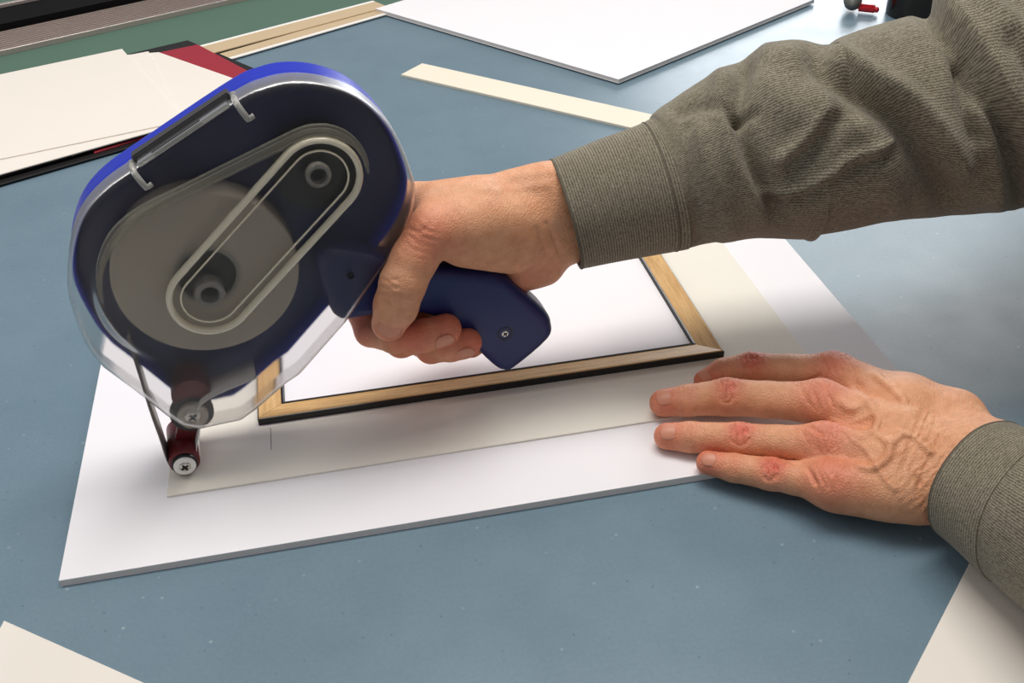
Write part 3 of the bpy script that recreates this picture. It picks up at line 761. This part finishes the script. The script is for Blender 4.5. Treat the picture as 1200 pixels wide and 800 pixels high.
SKL += [([(930, 494), (946, 498), (962, 508)], -1.1, 3), ([(930, 541), (946, 548), (956, 566)], -1.1, 3), ([(934, 452), (948, 447), (960, 440)], -.9, 3), ([(1076, 560), (1082, 585), (1090, 606)], -1.0, 3.5)]
SKL += [(v, .5, 4.2) for v in VEINS] + [([(1000, 516), (1016, 528), (1036, 560), (1048, 572)], .9, 3.5), ([(976, 492), (996, 496), (1020, 486)], .8, 3.5)]
PL = skin_lines(PL, QL, SKL)
SKR = [([(438, 322), (452, 328), (466, 327)], -.6, 2.4), ([(437, 332), (452, 338), (468, 336)], -.6, 2.4), ([(442, 343), (456, 347), (470, 344)], -.5, 2.4), ([(478, 268), (492, 272), (500, 266)], -.5, 2.4),
       ([(600, 316), (622, 306), (640, 296)], -.8, 3), ([(640, 262), (650, 280), (655, 296)], -.6, 3), ([(628, 268), (636, 285), (644, 300)], -.5, 3), ([(600, 206), (630, 202), (652, 200)], .8, 5), ([(560, 222), (600, 222), (640, 216)], .6, 5)]
PR = skin_lines(PR, QR, SKR)
redL, redR = redness(PL, spL), redness(PR, spR)

# ---- sleeve paths
DW = depth_of(gp(660, 250, 28))
RS = [((645, 187), (679, 316)), ((700, 165), (735, 305)), ((766, 140), (799, 294)), ((800, 114), (832, 291)), ((862, 78), (886, 284)), ((925, 51), (945, 281)), ((968, 57), (988, 270)),
      ((1022, 32), (1047, 261)), ((1085, 14), (1120, 256)), ((1132, -4), (1172, 251)), ((1190, -40), (1232, 244)), ((1290, -115), (1345, 190)), ((1430, -230), (1500, 90))]
DR = [DW, DW, DW, DW, DW, DW, DW, DW, DW + .002, DW + .004, DW + .006, DW + .02, DW + .05]
def stations(S, Ds):
    out = []
    for (t, b), D in zip(S, Ds):
        A, B = at_depth(t, D), at_depth(b, D); c = (A + B) / 2; out.append((c, np.linalg.norm(A - B) / 2))
    return out
RSt = stations(RS, DR)
Lw = at_z((1147, 563), .040)
LSt = [(Lw, .0375), (at_z((1177, 581), .043), .0395), (at_z((1215, 603), .047), .043), (at_z((1290, 640), .056), .050), (at_z((1420, 700), .068), .056)]
elbL = LSt[-1][0]; LSt += [(elbL + np.array([.07, -.005, .05]), .060), (np.array([.66, .16, .30]), .065)]
elbR = RSt[-1][0]

# ---- body behind the picture's right edge: arms, torso, head and legs as one coarse figure, joined to the hands
shR = np.array([.64, .60, .47]); shL = np.array([.66, .20, .45]); hip = np.array([.80, .40, .02])
def coarse():
    V = Vol((.25 * MM, -.02 * MM, -.76 * MM), (1.05 * MM, .92 * MM, .98 * MM), 9.0); F = V.new(); B = lambda a, b, ra, rb, k=20: V.cone(F, mm(a), mm(b), ra, rb, k, 40)
    B(shR, RSt[-1][0], 48, 42); B(RSt[-1][0], RSt[-4][0], 42, 38); B(shL, elbL, 46, 36); B(RSt[-4][0], RSt[-7][0], 36, 30)
    ch = (shR + shL) / 2 + np.array([.05, 0, -.06]); B(shR, shL, 62, 62, 40)
    for dy in (-.09, .09): B(ch + np.array([0, dy, 0]), hip + np.array([0, dy, 0]), 95, 100, 50)
    nk = ch + np.array([0, 0, .10]); hd = nk + np.array([-.05, 0, .16]); B(ch, nk, 70, 55, 30); B(nk, hd, 52, 60, 25)
    V.ell(F, mm(hd + np.array([.01, 0, .04])), (96, 76, 112), None, 20, 40)
    B(hd + np.array([-.105, 0, .035]), hd + np.array([-.118, 0, .0]), 8, 13, 14)
    for dy in (-.075, .075): B(hd + np.array([.01, dy, .03]), hd + np.array([.015, dy, .0]), 14, 9, 6)
    for dy in (-.10, .10):
        k1 = hip + np.array([0, dy, -.02]); k2 = np.array([.80, .40 + dy, -.36]); k3 = np.array([.82, .40 + dy, -.69])
        B(k1, k2, 88, 62, 30); B(k2, k3, 60, 44, 20); B(k3 + np.array([0, 0, -.02]), k3 + np.array([-.14, 0, -.025]), 38, 34, 15)
    P, Q = V.net(F); return relax(P, Q, 3), Q, hd
PB, QB, head_c = coarse()

per = tag(empty('person', (.80, .40, -.75)), 'person in an olive grey shirt running a tape gun over the boards', 'person')
vs = np.concatenate([PL, PR, PB]) / MM; fs = np.concatenate([QL, QR + len(PL), QB + len(PL) + len(PR)])
body = pydata('body', vs, fs.tolist(), 'skin', per, True); local(body)
at_ = body.data.attributes.new('red', 'FLOAT', 'POINT'); at_.data.foreach_set('value', np.concatenate([redL, redR, np.zeros(len(PB))]).astype(np.float32))

# ---- finger nails
def nail(tip, prev, up, L, wd, rad, off, mat='nail', start=.15):
    """patch wrapped on the last finger bone; up = outward direction of the nail"""
    tip = np.asarray(tip); ax = tip - np.asarray(prev); ax = ax / np.linalg.norm(ax); up = np.asarray(up, float); up = up - ax * (up @ ax); up /= np.linalg.norm(up); s = np.cross(ax, up)
    bm = bmesh.new(); n = 10; G = []
    for i in range(n + 1):
        row = []
        y = -1 + 2 * i / n
        for j in range(n + 1):
            x = -1 + 2 * j / n
            wx = x * (1 - .5 * max(0, -y) ** 4 - .4 * max(0, y) ** 4)
            yy = y - .16 * (x * x) * (1 if y > 0 else -1) * abs(y)
            ang = wx * wd / rad * .5
            c = tip + ax * (off + yy * L / 2); rr = rad * (1 - .14 * max(0, yy) ** 2)
            row.append(bm.verts.new((c + up * rr * cos(ang) + s * rr * sin(ang)) / MM))
        G.append(row)
    for i in range(n):
        for j in range(n): bm.faces.new((G[i][j], G[i][j + 1], G[i + 1][j + 1], G[i + 1][j]))
    bmesh.ops.recalc_face_normals(bm, faces=bm.faces)
    bmesh.ops.solidify(bm, geom=list(bm.faces), thickness=.0005)
    return local(from_bm('fingernail', bm, mat, body, True))
UPL = np.array([-.12, -.35, 1.0])
for k, (L_, w_) in {'index': (10, 11), 'middle': (11.5, 12.5), 'ring': (11, 12), 'little': (9, 10)}.items():
    q = LFP[k]; nail(q[0][0], q[1][0], UPL + np.array([-.35, 0, 0]), L_, w_, q[0][1] + .35, -1.2)
toc = -mm(R[:, 2]) * 0 + R[:, 2]            # direction towards the camera
nail(THP[0][0], THP[1][0], GN + GX * -.30, 15, 15, THP[0][1] + 1.2, -5.5)
nail(RFP['middle'][0][0], RFP['middle'][1][0], GN * 1 + np.array([0.1, 0, -.35]), 13, 13, RFP['middle'][0][1] + .6, -3.5)
nail(RFP['ring'][0][0], RFP['ring'][1][0], GN * 1 + np.array([0.1, 0, -.35]), 12.5, 12.5, RFP['ring'][0][1] + .6, -3.5)

# ---- shirt: lofted sleeves with folds
def loft(St, nu, nv, flat=1.0, view_up=None):
    C = catmull([np.append(c, r) for c, r in St], nu, False); P, Rr = C[:, :3], C[:, 3]
    T = np.gradient(P, axis=0); T /= np.linalg.norm(T, axis=1)[:, None]
    back = R[:, 2]                                        # towards the viewer: angle 0 faces the camera
    N1 = back[None] - T * (T @ back)[:, None]; N1 /= np.linalg.norm(N1, axis=1)[:, None]; N2 = np.cross(T, N1)
    th = np.linspace(0, 2 * pi, nv, endpoint=False)
    Dir = N1[:, None] * np.cos(th)[None, :, None] * flat + N2[:, None] * np.sin(th)[None, :, None]
    s = np.concatenate([[0], np.cumsum(np.linalg.norm(np.diff(P, axis=0), axis=1))])
    return P, Rr, Dir, th, s
def fold_disp(pix, folds):
    D = np.zeros(pix.shape[:-1])
    for pts, amp, w in folds:
        pts = catmull(pts, 5, False); d = np.full(pix.shape[:-1], 1e9)
        for a, b in zip(pts, pts[1:]):
            e = b - a; v = pix - a; h = np.clip((v @ e) / max(e @ e, 1e-9), 0, 1); d = np.minimum(d, np.linalg.norm(v - h[..., None] * e, axis=-1))
        D += amp * np.exp(-(d / w) ** 2)
    return D
def vnoise(s, th, seed, fs, ft):
    r = np.random.default_rng(seed); D = np.zeros((len(s), len(th)))
    for i in range(10):
        a, b, ph = r.uniform(.4, 1) * fs, r.integers(1, ft + 1), r.uniform(0, 6.28)
        D += np.sin(s[:, None] * a + b * th[None] + ph + 1.4 * np.sin(th[None] * 2 + i)) / 10
    return D
def tube_obj(name, P, Rr, Dir, s, disp, mat, parent, i0, i1, thick=.0012, rad=1.0):
    pts = P[i0:i1, None] + Dir[i0:i1] * ((Rr[i0:i1, None] * rad) + disp[i0:i1])[..., None]
    n, m = pts.shape[:2]; bm = bmesh.new(); uvl = bm.loops.layers.uv.new('UVMap')
    Vt = [[bm.verts.new(p) for p in row] for row in pts]
    rm = Rr.mean()
    for i in range(n - 1):
        for j in range(m):
            k = (j + 1) % m; f = bm.faces.new((Vt[i][j], Vt[i + 1][j], Vt[i + 1][k], Vt[i][k])); f.smooth = True
            for lp, (a, b) in zip(f.loops, ((i, j), (i + 1, j), (i + 1, j + 1), (i, j + 1))): lp[uvl].uv = (s[i0 + a], b / m * 2 * pi * rm)
    bmesh.ops.recalc_face_normals(bm, faces=bm.faces)
    o = local(from_bm(name, bm, mat, parent, True))
    md = o.modifiers.new('cloth_thickness', 'SOLIDIFY'); md.thickness = thick; md.offset = -1
    return o
P_, Rr_, Dir_, th_, s_ = loft(RSt, 22, 150)
base = P_[:, None] + Dir_ * Rr_[:, None, None]; pix = project(base); near = np.clip(np.cos(th_) * 1.6 + .5, 0, 1)[None]
FOLDS = [([(872, 80), (866, 135), (884, 196), (912, 252)], -4.5, 10), ([(846, 92), (846, 135), (862, 190), (890, 245)], 2.5, 12), ([(796, 128), (827, 122), (862, 136)], -3, 8),
         ([(915, 188), (943, 163), (968, 132)], 3.2, 8), ([(930, 196), (958, 172), (980, 140)], -3.0, 10), ([(957, 68), (995, 98), (1032, 123), (1062, 150), (1088, 196), (1111, 235)], -7.5, 17),
         ([(985, 66), (1025, 92), (1062, 112), (1100, 150), (1128, 195)], 5.5, 15), ([(901, 229), (939, 222), (976, 203), (995, 187), (1046, 166)], 2.8, 6),
         ([(905, 240), (942, 233), (980, 214), (1002, 198), (1048, 178)], -2.5, 7), ([(1130, 74), (1135, 121), (1146, 160)], -4.5, 10), ([(901, 64), (948, 64)], 3, 16),
         ([(858, 141), (884, 133)], -2.5, 6), ([(900, 100), (935, 130), (960, 120)], 3.0, 22), ([(1010, 150), (1030, 190), (1050, 240)], 3.0, 16), ([(820, 160), (835, 210), (855, 265)], 2.5, 16),
         ([(806, 150), (812, 210), (820, 280)], -2.0, 8), ([(1150, 130), (1165, 185), (1170, 240)], 3.0, 12), ([(1180, 60), (1215, 110)], -4, 14), ([(1150, 20), (1200, 60)], 3.5, 14)]
disp = fold_disp(pix, FOLDS) * near * .0017 + vnoise(s_, th_, 3, 90, 4) * .0035 * np.clip(s_ * 12 - .8, 0, 1)[:, None]
# upper arm cloth bunched over the elbow: a step along the overlap line
ov = catmull([(1078, -20), (1092, 12), (1128, 55), (1160, 112), (1190, 168), (1212, 250)], 6, False)
xo = np.interp(pix[..., 1], ov[:, 1], ov[:, 0]); st = np.clip((pix[..., 0] - xo) / 9, 0, 1); st = st * st * (3 - 2 * st)
disp += (st * .016 * np.exp(-np.clip(pix[..., 0] - xo, 0, 400) / 130) - .008 * np.exp(-((pix[..., 0] - xo + 9) / 11) ** 2)) * near
ic = int(np.argmin(np.abs(s_ - np.linalg.norm(RSt[2][0] - RSt[0][0]))))
shirt = tube_obj('shirt_sleeve', P_, Rr_, Dir_, s_, disp, 'shirt_cloth', per, ic - 3, len(P_), .0012, .985)
cd = np.zeros_like(disp) + (vnoise(s_, th_, 8, 30, 3) * .0012)
cuff = tube_obj('cuff', P_, Rr_, Dir_, s_, cd, 'cuff_cloth', per, 0, ic + 1, .0026, 1.0); local(cuff, shirt)
def ring_cord(name, i, off, parent, r=.0007):
    pts = [P_[i] + Dir_[i, j] * (Rr_[i] + cd[i, j] + off) for j in range(len(th_))]
    o = local(from_bm(name, sweep(pts, circ(r, 6), True, tuple((P_[i + 1] - P_[i]))), 'seam_thread', parent, True)); return o
ring_cord('cuff_seam', ic - 4, 0, cuff, .0004); ring_cord('cuff_hem', 1, -.0002, cuff, .0006)
# left sleeve
P_, Rr_, Dir_, th_, s_ = loft(LSt, 18, 110)
cd = vnoise(s_, th_, 11, 60, 3) * .0018
il = 36
sl2 = tube_obj('shirt_sleeve', P_, Rr_, Dir_, s_, cd + vnoise(s_, th_, 21, 70, 4) * .004 * np.clip(s_ * 9 - .5, 0, 1)[:, None], 'shirt_cloth', per, il - 2, len(P_), .0012, .985)
cf2 = tube_obj('cuff', P_, Rr_, Dir_, s_, cd, 'cuff_cloth', per, 0, il, .0026); local(cf2, sl2)
ring_cord('cuff_hem', 1, -.0002, cf2, .0006)
# shirt body, trousers, hair, shoes (beyond the right edge of the picture): shells over the figure
Nb = normals(PB, QB)
def shell(name, keep, off, mat):
    cen = PB[QB].mean(1) / MM; Q = QB[keep(cen)]; used = np.unique(Q); mp = np.full(len(PB), -1); mp[used] = np.arange(len(used))
    return local(pydata(name, (PB[used] + Nb[used] * off) / MM, mp[Q].tolist(), mat, per, True))
shell('shirt_body', lambda c: (c[:, 2] > -.02) & (c[:, 2] < .50) & (c[:, 0] > .56), 5, 'shirt_cloth')
shell('trousers', lambda c: (c[:, 2] <= .0) & (c[:, 2] > -.69), 6, 'trouser_cloth')
shell('shoe', lambda c: c[:, 2] < -.66, 3, 'black_plastic')
shell('hair', lambda c: (c[:, 2] > head_c[2] + .06) & ((c[:, 0] > head_c[0] - .02) | (c[:, 2] > head_c[2] + .11)), 7, 'hair')

# ================================================================== SMALL THINGS AT THE BACK RIGHT
tp = at_z((997, 17), .0)
tool = tag(empty('point_tool', (tp[0], tp[1], 0)), 'small grey pointed tool with a red tip lying on the table by the dark canister', 'tool')
q = at_z((1003, -4), .012)
bm = lathe([(0, -.004), (.003, -.003), (.0105, .006), (.012, .016), (.011, .030), (.008, .05), (0, .06)], (tp[0], tp[1], .0125), (.45, .85, .12), 28); o = from_bm('tool_body', bm, 'olive_plastic', tool, True); local(o)
bm = bmesh.new(); c = at_z((1016, 9), .007); box(bm, (c[0], c[1], .007), (.026, .012, .010), Matrix.Rotation(-.6, 3, 'Z')); bmesh.ops.bevel(bm, geom=list(bm.edges), offset=.003, segments=2, affect='EDGES')
rt = from_bm('red_cap', bm, 'red_plastic', tool); local(rt)
c2 = at_z((1030, 11), .006)
o = local(from_bm('cap_nub', lathe([(0, -.004), (.003, -.003), (.004, 0), (.003, .003), (0, .004)], (c2[0] - .004, c2[1], .006), (1, -.6, 0), 16), 'red_plastic', rt, True))
cn = at_z((1070, 32), 0); cn = cn + np.array([.035, .045, 0])
can = tag(empty('canister', (cn[0], cn[1], 0)), 'dark shiny metal canister standing behind the raised elbow', 'canister')
local(from_bm('canister_body', lathe([(0, 0), (.042, 0), (.043, .002), (.043, .11), (.041, .112), (0, .112)], (cn[0], cn[1], 0), (0, 0, 1), 48), 'canister_steel', can, True))
local(from_bm('canister_rim', lathe([(.0425, .106), (.0445, .107), (.0445, .112), (.0425, .113), (.0425, .106)], (cn[0], cn[1], 0), (0, 0, 1), 48), 'nickel', can, True))
pc = at_z((797, 1), .005)
tag(from_bm('pencil_stub', lathe([(0, 0), (.0015, .004), (.003, .012), (.003, .05), (0, .05)], (pc[0] - .004, pc[1] + .001, .0082), (.2, 1, 0), 8), 'maroon_rubber'),
    'dark pencil point at the top edge of the back foam board', 'pencil')
